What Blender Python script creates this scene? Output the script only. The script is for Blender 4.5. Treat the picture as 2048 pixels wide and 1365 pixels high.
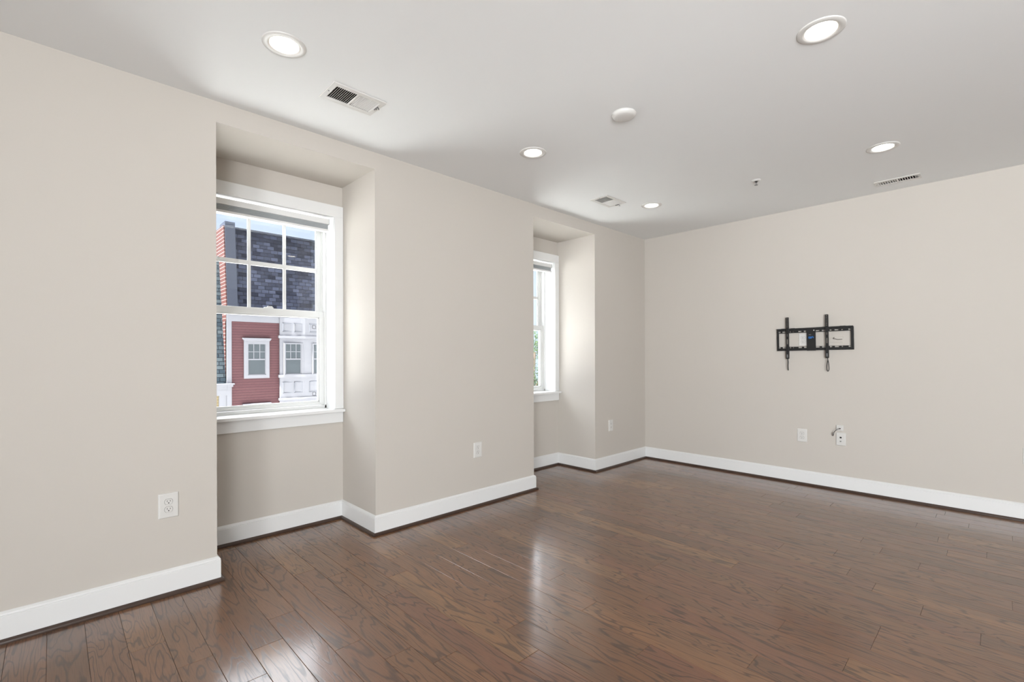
import bpy, bmesh, math, random
from mathutils import Vector, Matrix
random.seed(7)
S = bpy.context.scene
for o in list(bpy.data.objects):
    bpy.data.objects.remove(o)
C = S.collection
PI = math.pi

# ------------------------------------------------------------------ camera
W_PX, H_PX = 2048, 1365
F_PX, YAW, HORIZON = 946.8, 0.8014, 713.26
cam_d = bpy.data.cameras.new('camera')
cam = bpy.data.objects.new('camera', cam_d)
C.objects.link(cam)
cam_d.sensor_fit = 'HORIZONTAL'
cam_d.sensor_width = 36
cam_d.lens = F_PX * 36 / W_PX
cam_d.shift_y = (HORIZON - H_PX / 2) / W_PX
cam_d.clip_start = 0.05
cam_d.clip_end = 500
cam.location = (-5.0717, -2.9554, 1.2113)
fw = Vector((math.cos(YAW), math.sin(YAW), 0))
rt = Vector((math.sin(YAW), -math.cos(YAW), 0))
up = Vector((0, 0, 1))
M = Matrix((rt, up, -fw)).transposed()
cam.rotation_euler = (M @ Matrix.Rotation(-0.0027, 3, 'Z')).to_euler()
S.camera = cam

# ------------------------------------------------------------------ world, sun, exposure
world = bpy.data.worlds.new('sky')
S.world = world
world.use_nodes = True
wn = world.node_tree
for n in list(wn.nodes):
    wn.nodes.remove(n)
w_out = wn.nodes.new('ShaderNodeOutputWorld')
w_bg = wn.nodes.new('ShaderNodeBackground')
w_tc = wn.nodes.new('ShaderNodeTexCoord')
w_sep = wn.nodes.new('ShaderNodeSeparateXYZ')
w_map = wn.nodes.new('ShaderNodeMapRange')
w_map.inputs['From Min'].default_value = -0.2
w_map.inputs['From Max'].default_value = 1.0
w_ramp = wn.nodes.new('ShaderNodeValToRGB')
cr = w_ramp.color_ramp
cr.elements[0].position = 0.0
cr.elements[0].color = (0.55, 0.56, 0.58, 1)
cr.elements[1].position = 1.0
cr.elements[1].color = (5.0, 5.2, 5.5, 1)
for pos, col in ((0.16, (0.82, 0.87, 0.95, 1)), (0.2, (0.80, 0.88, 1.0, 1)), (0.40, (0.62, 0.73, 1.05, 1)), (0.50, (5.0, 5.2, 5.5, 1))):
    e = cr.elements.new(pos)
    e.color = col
wn.links.new(w_tc.outputs['Generated'], w_sep.inputs[0])
wn.links.new(w_sep.outputs['Z'], w_map.inputs['Value'])
wn.links.new(w_map.outputs[0], w_ramp.inputs[0])
wn.links.new(w_ramp.outputs[0], w_bg.inputs[0])
# boost added to the upper sky across the street, sending more daylight indoors
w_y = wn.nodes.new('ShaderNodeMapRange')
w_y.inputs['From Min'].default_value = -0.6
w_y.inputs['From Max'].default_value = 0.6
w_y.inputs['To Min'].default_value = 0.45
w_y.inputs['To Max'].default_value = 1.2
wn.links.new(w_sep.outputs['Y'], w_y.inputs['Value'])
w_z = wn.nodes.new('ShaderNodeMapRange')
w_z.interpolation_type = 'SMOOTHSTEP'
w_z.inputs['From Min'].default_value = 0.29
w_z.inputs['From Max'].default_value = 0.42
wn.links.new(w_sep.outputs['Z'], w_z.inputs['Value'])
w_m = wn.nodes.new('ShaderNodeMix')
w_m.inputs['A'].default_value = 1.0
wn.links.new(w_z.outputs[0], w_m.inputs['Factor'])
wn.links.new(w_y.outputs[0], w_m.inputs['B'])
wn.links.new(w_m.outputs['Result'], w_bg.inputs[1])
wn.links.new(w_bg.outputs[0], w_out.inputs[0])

sun_d = bpy.data.lights.new('sun', 'SUN')
sun = bpy.data.objects.new('sun', sun_d)
C.objects.link(sun)
sun_d.energy = 44.0
sun_d.angle = math.radians(1.0)
sun_d.color = (1.0, 0.985, 0.96)
sun.rotation_euler = Vector((1.0, 0.0, -1.4)).to_track_quat('-Z', 'Y').to_euler()


def area(name, loc, direction, sx, sy, power, col):
    d = bpy.data.lights.new(name, 'AREA')
    d.shape = 'RECTANGLE'
    d.size, d.size_y = sx, sy
    d.energy = power
    d.color = col
    o = bpy.data.objects.new(name, d)
    C.objects.link(o)
    o.location = loc
    o.rotation_euler = Vector(direction).to_track_quat('-Z', 'Z').to_euler()
    return o


# added fill lamp behind the camera, aimed at the end wall; no window there
side_fill = area('side_fill_lamp', (-8.8, -5.5, 1.45), (1, 0.40, 0.10), 1.8, 1.9, 155, (0.93, 0.965, 1.0))
side_fill.data.spread = math.radians(105)
# added unseen fill lamp near the floor behind the camera, aimed at the ceiling
bl = area('bounce_fill', (-6.6, -5.6, 0.5), (0.60, 0.45, 0.60), 2.4, 1.2, 200, (0.93, 0.97, 1.0))
bl.data.spread = math.radians(150)

S.view_settings.view_transform = 'Standard'
S.view_settings.look = 'None'
S.view_settings.gamma = 1
S.view_settings.use_curve_mapping = False
S.view_settings.exposure = 0.2

# ------------------------------------------------------------------ helpers
H = 2.6


def lin(r, g, b):
    def f(c):
        c /= 255
        return c / 12.92 if c <= 0.04045 else ((c + 0.055) / 1.055) ** 2.4
    return (f(r), f(g), f(b), 1)


def setp(o, label=None, cat=None, group=None, kind=None):
    if label:
        o['label'] = label
    if cat:
        o['category'] = cat
    if group:
        o['group'] = group
    if kind:
        o['kind'] = kind
    return o


def finish(name, bm, mat, parent=None, smooth=False, bevel=0, seg=2):
    me = bpy.data.meshes.new(name)
    bmesh.ops.recalc_face_normals(bm, faces=bm.faces)
    bm.to_mesh(me)
    bm.free()
    mats = mat if isinstance(mat, (list, tuple)) else [mat]
    for m in mats:
        me.materials.append(m)
    if smooth:
        for p in me.polygons:
            p.use_smooth = True
    o = bpy.data.objects.new(name, me)
    C.objects.link(o)
    if parent:
        o.parent = parent
    if bevel:
        b = o.modifiers.new('bevel', 'BEVEL')
        b.width = bevel
        b.segments = seg
        b.limit_method = 'ANGLE'
        b.angle_limit = math.radians(40)
    return o


def empty(name, loc=(0, 0, 0), rot=(0, 0, 0)):
    o = bpy.data.objects.new(name, None)
    C.objects.link(o)
    o.location = loc
    o.rotation_euler = rot
    o.empty_display_size = 0.1
    return o


def box(bm, x0, x1, y0, y1, z0, z1):
    v = [bm.verts.new(p) for p in ((x0, y0, z0), (x1, y0, z0), (x1, y1, z0), (x0, y1, z0),
                                   (x0, y0, z1), (x1, y0, z1), (x1, y1, z1), (x0, y1, z1))]
    for f in ((0, 3, 2, 1), (4, 5, 6, 7), (0, 1, 5, 4), (1, 2, 6, 5), (2, 3, 7, 6), (3, 0, 4, 7)):
        bm.faces.new([v[i] for i in f])


def boxes(name, L, mat, parent=None, bevel=0, seg=2):
    bm = bmesh.new()
    for b in L:
        box(bm, *b)
    return finish(name, bm, mat, parent, bevel=bevel, seg=seg)


def lathe(bm, prof, cx=0, cy=0, n=48, close_first=True, close_last=True):
    """prof: list of (r, z)"""
    rings = []
    for r, z in prof:
        rings.append([bm.verts.new((cx + r * math.cos(2 * PI * i / n), cy + r * math.sin(2 * PI * i / n), z)) for i in range(n)])
    for a, b in zip(rings, rings[1:]):
        for i in range(n):
            j = (i + 1) % n
            bm.faces.new((a[i], a[j], b[j], b[i]))
    if close_first:
        bm.faces.new(rings[0])
    if close_last:
        bm.faces.new(rings[-1])


def grid_plate(bm, u0, u1, v0, v1, holes, t0, t1, fn):
    """plate with rectangular holes; fn maps (u, v, t) to a point"""
    us = sorted(set([u0, u1] + [h[0] for h in holes] + [h[1] for h in holes]))
    vs = sorted(set([v0, v1] + [h[2] for h in holes] + [h[3] for h in holes]))
    us = [u for u in us if u0 - 1e-9 <= u <= u1 + 1e-9]
    vs = [v for v in vs if v0 - 1e-9 <= v <= v1 + 1e-9]
    nu, nv = len(us) - 1, len(vs) - 1
    full = {}
    for i in range(nu):
        for j in range(nv):
            cu, cv = (us[i] + us[i + 1]) / 2, (vs[j] + vs[j + 1]) / 2
            full[i, j] = not any(h[0] < cu < h[1] and h[2] < cv < h[3] for h in holes)
    cache = {}

    def V(i, j, t):
        k = (i, j, t)
        if k not in cache:
            cache[k] = bm.verts.new(fn(us[i], vs[j], t1 if t else t0))
        return cache[k]
    for (i, j), ok in full.items():
        if not ok:
            continue
        for t in (0, 1):
            bm.faces.new((V(i, j, t), V(i + 1, j, t), V(i + 1, j + 1, t), V(i, j + 1, t)))
        for di, dj, a, b in ((-1, 0, (i, j), (i, j + 1)), (1, 0, (i + 1, j), (i + 1, j + 1)),
                             (0, -1, (i, j), (i + 1, j)), (0, 1, (i, j + 1), (i + 1, j + 1))):
            if not full.get((i + di, j + dj), False):
                bm.faces.new((V(*a, 0), V(*b, 0), V(*b, 1), V(*a, 1)))


def sweep(bm, path, prof, side=1):
    """sweep a closed profile (offset from the wall, height) along a polyline on the floor with mitred corners;
    the room lies to the right of the direction of travel"""
    n = len(path)
    rows = []
    for i, p in enumerate(path):
        p = Vector(p)
        d0 = (p - Vector(path[i - 1])).normalized() if i > 0 else None
        d1 = (Vector(path[i + 1]) - p).normalized() if i < n - 1 else None
        def nr(d):
            return Vector((d.y, -d.x))
        if d0 is None:
            m = nr(d1)
        elif d1 is None:
            m = nr(d0)
        else:
            a, b = nr(d0), nr(d1)
            m = (a + b)
            m = m / m.dot(a)
        rows.append([bm.verts.new((p.x + m.x * o, p.y + m.y * o, z)) for o, z in prof])
    k = len(prof)
    for a, b in zip(rows, rows[1:]):
        for i in range(k):
            j = (i + 1) % k
            bm.faces.new((a[i], a[j], b[j], b[i]))
    bm.faces.new(rows[0])
    bm.faces.new(rows[-1])


def tube(bm, pts, r, n=8):
    pts = [Vector(p) for p in pts]
    rows = []
    for i, p in enumerate(pts):
        d = (pts[min(i + 1, len(pts) - 1)] - pts[max(i - 1, 0)]).normalized()
        a = d.orthogonal().normalized() if i == 0 else (rows_a - rows_a.dot(d) * d).normalized()
        rows_a = a
        b = d.cross(a)
        rows.append([bm.verts.new(p + (a * math.cos(2 * PI * k / n) + b * math.sin(2 * PI * k / n)) * r) for k in range(n)])
    for a, b in zip(rows, rows[1:]):
        for i in range(n):
            j = (i + 1) % n
            bm.faces.new((a[i], a[j], b[j], b[i]))
    bm.faces.new(rows[0])
    bm.faces.new(rows[-1])


def smooth_path(pts, k=6):
    pts = [Vector(p) for p in pts]
    out = []
    for i in range(len(pts) - 1):
        p0 = pts[max(i - 1, 0)]
        p1, p2 = pts[i], pts[i + 1]
        p3 = pts[min(i + 2, len(pts) - 1)]
        for s in range(k):
            t = s / k
            out.append(0.5 * ((2 * p1) + (p2 - p0) * t + (2 * p0 - 5 * p1 + 4 * p2 - p3) * t * t + (3 * p1 - p0 - 3 * p2 + p3) * t ** 3))
    out.append(pts[-1])
    return out


# ------------------------------------------------------------------ materials
def mat(name, col, rough=0.5, metal=0.0, spec=0.5, bump=None, var=None, coat=0):
    m = bpy.data.materials.new(name)
    m.use_nodes = True
    nt = m.node_tree
    b = nt.nodes['Principled BSDF']
    b.inputs['Base Color'].default_value = col
    b.inputs['Roughness'].default_value = rough
    b.inputs['Metallic'].default_value = metal
    b.inputs['Specular IOR Level'].default_value = spec
    b.inputs['Coat Weight'].default_value = coat
    tc = nt.nodes.new('ShaderNodeTexCoord')
    if var:
        scale, amt = var
        nz = nt.nodes.new('ShaderNodeTexNoise')
        nz.inputs['Scale'].default_value = scale
        nz.inputs['Detail'].default_value = 3
        nt.links.new(tc.outputs['Object'], nz.inputs['Vector'])
        mx = nt.nodes.new('ShaderNodeMix')
        mx.data_type = 'RGBA'
        mx.inputs['A'].default_value = tuple(c * (1 - amt) for c in col[:3]) + (1,)
        mx.inputs['B'].default_value = tuple(min(1, c * (1 + amt)) for c in col[:3]) + (1,)
        nt.links.new(nz.outputs['Fac'], mx.inputs['Factor'])
        nt.links.new(mx.outputs['Result'], b.inputs['Base Color'])
    if bump:
        scale, st, dist = bump
        nz = nt.nodes.new('ShaderNodeTexNoise')
        nz.inputs['Scale'].default_value = scale
        nz.inputs['Detail'].default_value = 4
        nt.links.new(tc.outputs['Object'], nz.inputs['Vector'])
        bp = nt.nodes.new('ShaderNodeBump')
        bp.inputs['Strength'].default_value = st
        bp.inputs['Distance'].default_value = dist
        nt.links.new(nz.outputs['Fac'], bp.inputs['Height'])
        nt.links.new(bp.outputs['Normal'], b.inputs['Normal'])
    return m


def emit(name, col, st):
    m = bpy.data.materials.new(name)
    m.use_nodes = True
    nt = m.node_tree
    b = nt.nodes['Principled BSDF']
    b.inputs['Base Color'].default_value = (0.9, 0.9, 0.9, 1)
    b.inputs['Emission Color'].default_value = col
    b.inputs['Emission Strength'].default_value = st
    return m


def glass(name, tint=(1, 1, 1, 1), ior=1.5):
    m = bpy.data.materials.new(name)
    m.use_nodes = True
    nt = m.node_tree
    for n in list(nt.nodes):
        nt.nodes.remove(n)
    out = nt.nodes.new('ShaderNodeOutputMaterial')
    tr = nt.nodes.new('ShaderNodeBsdfTransparent')
    tr.inputs[0].default_value = tint
    gl = nt.nodes.new('ShaderNodeBsdfGlossy')
    gl.inputs['Roughness'].default_value = 0.0
    fr = nt.nodes.new('ShaderNodeFresnel')
    fr.inputs['IOR'].default_value = ior
    ge = nt.nodes.new('ShaderNodeNewGeometry')
    mr = nt.nodes.new('ShaderNodeMapRange')      # same reflectance on both faces of the thin pane
    mr.inputs['To Min'].default_value = ior
    mr.inputs['To Max'].default_value = 1 / ior
    nt.links.new(ge.outputs['Backfacing'], mr.inputs['Value'])
    nt.links.new(mr.outputs[0], fr.inputs['IOR'])
    mx = nt.nodes.new('ShaderNodeMixShader')
    nt.links.new(fr.outputs[0], mx.inputs[0])
    nt.links.new(tr.outputs[0], mx.inputs[1])
    nt.links.new(gl.outputs[0], mx.inputs[2])
    nt.links.new(mx.outputs[0], out.inputs[0])
    return m


def brick_mat(name, c1, c2, mortar, bw, bh, msize, axis='xz', rough=0.8, offset=0.5, bump=0.3, noise=0.0):
    m = mat(name, c1, rough, spec=0.08)
    nt = m.node_tree
    b = nt.nodes['Principled BSDF']
    tc = nt.nodes.new('ShaderNodeTexCoord')
    sp = nt.nodes.new('ShaderNodeSeparateXYZ')
    cb = nt.nodes.new('ShaderNodeCombineXYZ')
    nt.links.new(tc.outputs['Object'], sp.inputs[0])
    nt.links.new(sp.outputs['X' if axis[0] == 'x' else 'Y'], cb.inputs[0])
    nt.links.new(sp.outputs['Z' if axis[1] == 'z' else 'Y'], cb.inputs[1])
    br = nt.nodes.new('ShaderNodeTexBrick')
    br.offset = offset
    br.inputs['Scale'].default_value = 1
    br.inputs['Brick Width'].default_value = bw
    br.inputs['Row Height'].default_value = bh
    br.inputs['Mortar Size'].default_value = msize
    br.inputs['Mortar Smooth'].default_value = 0.1
    br.inputs['Color1'].default_value = c1
    br.inputs['Color2'].default_value = c2
    br.inputs['Mortar'].default_value = mortar
    nt.links.new(cb.outputs[0], br.inputs['Vector'])
    nt.links.new(br.outputs['Color'], b.inputs['Base Color'])
    bp = nt.nodes.new('ShaderNodeBump')
    bp.invert = True
    bp.inputs['Strength'].default_value = bump
    bp.inputs['Distance'].default_value = 0.02
    nt.links.new(br.outputs['Fac'], bp.inputs['Height'])
    nt.links.new(bp.outputs[0], b.inputs['Normal'])
    return m


def floor_mat():
    m = bpy.data.materials.new('oak_planks')
    m.use_nodes = True
    nt = m.node_tree
    N, L = nt.nodes, nt.links
    b = N['Principled BSDF']
    tc = N.new('ShaderNodeTexCoord')
    at = N.new('ShaderNodeAttribute')
    at.attribute_name = 'plank'
    sc = N.new('ShaderNodeVectorMath')
    sc.operation = 'SCALE'
    sc.inputs['Scale'].default_value = 37
    L.new(at.outputs['Color'], sc.inputs[0])
    add = N.new('ShaderNodeVectorMath')
    add.operation = 'ADD'
    L.new(tc.outputs['Object'], add.inputs[0])
    L.new(sc.outputs[0], add.inputs[1])
    sep = N.new('ShaderNodeSeparateColor')
    L.new(at.outputs['Color'], sep.inputs[0])

    def mapping(sx, sy):
        mp = N.new('ShaderNodeMapping')
        mp.inputs['Scale'].default_value = (sx, sy, 1)
        L.new(add.outputs[0], mp.inputs[0])
        return mp

    def noise(mp, detail, dist=0.0, rough=0.5):
        nz = N.new('ShaderNodeTexNoise')
        nz.inputs['Scale'].default_value = 1
        nz.inputs['Detail'].default_value = detail
        nz.inputs['Distortion'].default_value = dist
        nz.inputs['Roughness'].default_value = rough
        L.new(mp.outputs[0], nz.inputs['Vector'])
        return nz

    def mth(op, a, bb=None):
        n = N.new('ShaderNodeMath')
        n.operation = op
        for i, v in enumerate((a, bb)):
            if v is None:
                continue
            if isinstance(v, (int, float)):
                n.inputs[i].default_value = v
            else:
                L.new(v, n.inputs[i])
        return n.outputs[0]

    def rmp(v, stops):
        r = N.new('ShaderNodeValToRGB')
        L.new(v, r.inputs[0])
        e = r.color_ramp.elements
        e[0].position, e[0].color = stops[0]
        e[1].position, e[1].color = stops[-1]
        for p, c in stops[1:-1]:
            k = e.new(p)
            k.color = c
        return r.outputs[0]
    g = lambda v: (v, v, v, 1)
    # cathedral figure: contours of a stretched noise field, line count varies per plank
    nA = noise(mapping(8.5, 1.25), 2.6, 0.4, 0.5)
    k = mth('MULTIPLY_ADD', sep.outputs[1], 55.0)
    k.node.inputs[2].default_value = 60.0
    ph = mth('MULTIPLY', nA.outputs['Fac'], k)
    nj = noise(mapping(70, 14), 2)
    ph = mth('ADD', ph, mth('MULTIPLY', nj.outputs['Fac'], 1.7))
    sn = mth('SINE', ph)
    lines = rmp(sn, [(0.0, g(0.0)), (0.58, g(0.05)), (0.94, g(0.85)), (1.0, g(1.0))])
    pores = rmp(noise(mapping(260, 9), 3, 0.0, 0.6).outputs['Fac'], [(0.50, g(0)), (0.72, g(1))])
    broad = rmp(noise(mapping(14, 1.6), 3).outputs['Fac'], [(0.35, g(0)), (0.68, g(1))])

    def mix(fac, a, bcol, blend='MIX'):
        n = N.new('ShaderNodeMix')
        n.data_type = 'RGBA'
        n.blend_type = blend
        for inp, v in (('Factor', fac), ('A', a), ('B', bcol)):
            if isinstance(v, (int, float, tuple)):
                n.inputs[inp].default_value = v
            else:
                L.new(v, n.inputs[inp])
        return n.outputs['Result']
    tone = rmp(sep.outputs[0], [(0.0, WOOD[0]), (0.35, WOOD[1]), (0.7, WOOD[2]), (1.0, WOOD[3])])
    c = mix(mth('MULTIPLY', broad, 0.35), tone, WOOD[4])
    c = mix(mth('MULTIPLY', pores, 0.5), c, WOOD[5])
    c = mix(mth('MULTIPLY', lines, 0.64), c, WOOD[5])
    L.new(c, b.inputs['Base Color'])
    b.inputs['Roughness'].default_value = 0.42
    b.inputs['Specular IOR Level'].default_value = 0.15
    b.inputs['Coat Weight'].default_value = 1.0
    b.inputs['Coat IOR'].default_value = 1.62
    rr = N.new('ShaderNodeMapRange')
    L.new(lines, rr.inputs['Value'])
    rr.inputs['To Min'].default_value = 0.15
    rr.inputs['To Max'].default_value = 0.22
    L.new(rr.outputs[0], b.inputs['Coat Roughness'])
    bp = N.new('ShaderNodeBump')
    bp.invert = True
    bp.inputs['Strength'].default_value = 0.12
    bp.inputs['Distance'].default_value = 0.0005
    hh = mth('ADD', lines, mth('MULTIPLY', pores, 0.5))
    L.new(hh, bp.inputs['Height'])
    # slow waviness of the boards under the lacquer
    nz = noise(mapping(7, 2.2), 2)
    bp2 = N.new('ShaderNodeBump')
    bp2.inputs['Strength'].default_value = 0.25
    bp2.inputs['Distance'].default_value = 0.004
    L.new(nz.outputs['Fac'], bp2.inputs['Height'])
    L.new(bp2.outputs[0], bp.inputs['Normal'])
    L.new(bp.outputs[0], b.inputs['Normal'])
    L.new(bp.outputs[0], b.inputs['Coat Normal'])
    return m


WOOD = [lin(104, 70, 47), lin(123, 85, 57), lin(118, 77, 55), lin(136, 97, 63), lin(94, 72, 54), lin(52, 37, 28)]
M_WALL = mat('greige_wall_paint', lin(193, 187, 179), 0.75, spec=0.25, bump=(260, 0.06, 0.001), var=(1.3, 0.012))
M_CEIL = mat('white_ceiling_paint', lin(230, 231, 230), 0.85, spec=0.15, bump=(180, 0.05, 0.001))
M_TRIM = mat('white_trim_paint', lin(222, 222, 221), 0.35, spec=0.5, bump=(90, 0.02, 0.001))
M_VINYL = mat('white_vinyl', lin(214, 214, 212), 0.4)
M_PLATE = mat('white_plastic', lin(209, 207, 203), 0.3, var=(60, 0.01))
M_SHOE = mat('dark_stained_wood', lin(62, 45, 36), 0.35, var=(40, 0.3), spec=0.5)
M_BLACKMETAL = mat('black_powder_coated_steel', lin(11, 11, 11), 0.5, metal=0.0, bump=(500, 0.1, 0.0005))
M_DARK = mat('dark_cavity', lin(24, 22, 20), 0.8)
M_DUCT = mat('grey_duct_metal', lin(58, 57, 54), 0.6, metal=0.3)
M_SLOT = mat('dark_slot', lin(40, 34, 30), 0.7)
M_STEEL = mat('brushed_steel', lin(150, 150, 150), 0.35, metal=0.9, bump=(200, 0.1, 0.0005))
M_SHADE_F = mat('grey_shade_fabric', lin(176, 180, 182), 0.9, bump=(400, 0.2, 0.001))
M_SHADE_D = mat('dark_grey_shade_fabric', lin(170, 174, 176), 0.9, bump=(400, 0.2, 0.001))
M_GLASS = glass('window_glass', (0.97, 0.985, 0.99, 1))
M_CORD = mat('grey_cable', lin(70, 66, 62), 0.5)
M_BLUE = mat('blue_sticker_ink', lin(20, 110, 190), 0.5)
M_GREYINK = mat('grey_print', lin(130, 130, 130), 0.5)
M_LENS = emit('lamp_glow', (1.0, 0.93, 0.82, 1), 9.0)
M_FLOOR = floor_mat()

# ------------------------------------------------------------------ room shell
NX = [(-4.437, -3.502), (-1.936, -1.000)]      # the two window recesses
NT = 2.487                                     # head of the recesses
NY = (0.514, 0.508)                            # recess depth at casing wall
NB = 0.507
WT = 0.74                                      # outer face of the wall
X0, Y0 = -9.0, -6.5

# floor: one mesh of bevelled boards, ends set where the photograph shows them
PITCH, LEN = 0.1216, 1.01
known = [(-8.72, -0.473), (-6.65, -1.0), (-5.82, -0.804), (-4.84, -0.608), (-3.12, -1.241), (-0.03, -1.627), (0.97, -1.431),
         (1.98, -1.234), (2.86, -1.929), (3.9, -1.567), (4.84, -2.268), (5.85, -1.719), (6.81, -1.52), (7.84, -2.268),
         (8.81, -2.579), (9.75, -2.58), (10.76, -2.151), (11.7, -2.893), (12.71, -2.692), (13.71, -1.481), (14.71, -1.35),
         (15.68, -1.982), (17.75, -1.617), (18.6, -2.436), (19.62, -2.319), (20.66, -2.724), (21.59, -2.894), (22.66, -2.666),
         (25.49, -3.007), (26.55, -2.795), (27.63, -2.614)]
rows = {}
for k_, y_ in known:
    xc = -3.754 + 0.1234 * (k_ + 0.5)
    rows[round((xc + 3.696) / PITCH)] = y_
bm = bmesh.new()
lay = bm.loops.layers.float_color.new('plank')
rng = random.Random(3)
YT = NB + 0.05


def plank(x0, x1, y0, y1):
    g, bv, dz = 0.0003, 0.0013, 0.0012
    a = (x0 + g, x1 - g, y0 + g, y1 - g)
    b_ = (a[0] + bv, a[1] - bv, a[2] + bv, a[3] - bv)
    lo = [bm.verts.new(p) for p in ((a[0], a[2], -dz), (a[1], a[2], -dz), (a[1], a[3], -dz), (a[0], a[3], -dz))]
    hi = [bm.verts.new(p) for p in ((b_[0], b_[2], 0), (b_[1], b_[2], 0), (b_[1], b_[3], 0), (b_[0], b_[3], 0))]
    bt = [bm.verts.new((v.co.x, v.co.y, -0.015)) for v in lo]
    col = (rng.random(), rng.random(), rng.random(), 1)
    fs = [bm.faces.new(hi)]
    for i in range(4):
        j = (i + 1) % 4
        fs.append(bm.faces.new((lo[i], lo[j], hi[j], hi[i])))
        fs.append(bm.faces.new((bt[i], bt[j], lo[j], lo[i])))
    for f in fs:
        for l in f.loops:
            l[lay] = col


r = int(math.floor((X0 + 3.696) / PITCH))
while True:
    xc = -3.696 + PITCH * r
    x0, x1 = xc - PITCH / 2, xc + PITCH / 2
    if x0 > 0.05:
        break
    y = rows.get(r)
    if y is None:
        y = rng.random() * LEN
    n0 = math.floor((Y0 - y) / LEN)
    yy = y + n0 * LEN
    while yy < YT:
        a, b_ = max(yy, Y0), min(yy + LEN, YT)
        if b_ - a > 0.01:
            plank(max(x0, X0), min(x1, 0.05), a, b_)
        yy += LEN
    r += 1
box(bm, X0, 0.05, Y0, YT, -0.14, -0.016)
fl = finish('floor', bm, M_FLOOR)
setp(fl, 'brown lacquered oak plank floor running towards the window wall', 'floor', kind='structure')

# window wall with two deep recesses
WX = [(-4.372, -3.566), (-1.871, -1.064)]      # clear openings inside the casings
WZ = (0.80, 2.262)
L = [(X0, NX[0][0], 0, WT, 0, H), (NX[0][1], NX[1][0], 0, WT, 0, H), (NX[1][1], 0.30, 0, WT, 0, H)]
for (a, b_), (c, d) in zip(NX, WX):
    L += [(a, b_, 0, WT, NT, H), (a, b_, NB, WT, 0, WZ[0]), (a, b_, NB, WT, WZ[1], NT), (a, c, NB, WT, WZ[0], WZ[1]), (d, b_, NB, WT, WZ[0], WZ[1])]
bm = bmesh.new()
for q in L:
    box(bm, *q)
bmesh.ops.remove_doubles(bm, verts=bm.verts, dist=1e-5)
w = finish('wall_left', bm, M_WALL)
setp(w, 'long greige painted wall with two deep window recesses', 'wall', kind='structure')
w = boxes('wall_right', [(0, 0.30, Y0, 0, -0.0, H)], M_WALL)
setp(w, 'plain greige painted end wall carrying the black bracket', 'wall', kind='structure')
w = boxes('wall_back', [(X0, 0.30, Y0 - 0.2, Y0, -0.14, H)], M_WALL)
setp(w, 'greige painted wall behind the camera', 'wall', kind='structure')
w = boxes('wall_near', [(X0 - 0.2, X0, Y0 - 0.2, WT, -0.14, H)], M_WALL)
setp(w, 'greige painted wall at the near end of the room', 'wall', kind='structure')
w = boxes('wall_outside', [(X0 - 0.2, 0.30, Y0 - 0.2, WT, -7.5, -0.16)], mat('grey_facade', lin(190, 185, 178), 0.8))
setp(w, 'lower storeys of the house below the room floor', 'wall', kind='structure')

# ceiling with openings for the lamps and grilles
LIGHTS = [(-4.332, -0.742), (-2.722, -0.740), (-2.716, -2.424), (-1.096, -2.411), (-1.112, -0.720)]
VENTS = [(-3.909, -0.533, 0.294, 0.187, 0), (-1.502, -0.513, 0.294, 0.187, 0), (-0.272, -2.390, 0.285, 0.134, 1)]
holes = [(x - 0.062, x + 0.062, y - 0.062, y + 0.062) for x, y in LIGHTS]
for x, y, a, b_, q in VENTS:
    hx, hy = (a / 2 - 0.022, b_ / 2 - 0.022)
    if q:
        hx, hy = hy, hx
    holes.append((x - hx, x + hx, y - hy, y + hy))
bm = bmesh.new()
grid_plate(bm, X0, 0.30, Y0, WT, holes, H, H + 0.10, lambda u, v, t: (u, v, t))
ce = finish('ceiling', bm, M_CEIL)
setp(ce, 'flat white painted ceiling with recessed lamps and grilles', 'ceiling', kind='structure')
w = boxes('ceiling_roof_slab', [(X0 - 0.2, 0.30, Y0 - 0.2, WT, H + 0.12, H + 0.5)], M_CEIL)
w.name = 'roof_slab'
setp(w, 'roof slab above the ceiling of the room', 'roof', kind='structure')

# baseboards and dark shoe moulding
BP = [(0, 0), (0.015, 0), (0.015, 0.113), (0.0125, 0.1145), (0.0125, 0.116), (0.0145, 0.1185), (0.0115, 0.124), (0.006, 0.1285), (0.002, 0.132), (0, 0.132)]
SP = [(0.0145, 0.0), (0.030, 0.0), (0.030, 0.006), (0.0285, 0.012), (0.025, 0.016), (0.020, 0.0185), (0.0145, 0.0195)]
PA = [(X0, 0), (NX[0][0], 0), (NX[0][0], NB), (NX[0][1], NB), (NX[0][1], 0), (NX[1][0], 0), (NX[1][0], NB), (NX[1][1], NB), (NX[1][1], 0), (0, 0)]
PB = [(0, 0), (0, Y0)]
for nm, P_, lab in (('left', PA, 'white baseboard following the window wall and its recesses'), ('right', PB, 'white baseboard along the plain end wall')):
    bm = bmesh.new()
    full = [(p[0], p[1]) for p in P_]
    if nm == 'left':
        sweep(bm, full[:-1] + [(-0.0, 0)], BP)
    else:
        sweep(bm, full, BP)
    o = finish('baseboard_' + nm, bm, M_TRIM)
    setp(o, lab, 'baseboard', kind='structure')
for i, (P_, lab) in enumerate(((PA, 'dark wood shoe moulding along the window wall'), (PB, 'dark wood shoe moulding along the plain end wall'))):
    bm = bmesh.new()
    sweep(bm, P_, SP)
    o = finish('trim_%d' % (i + 1), bm, M_SHOE)
    setp(o, lab, 'moulding', kind='structure')


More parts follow.
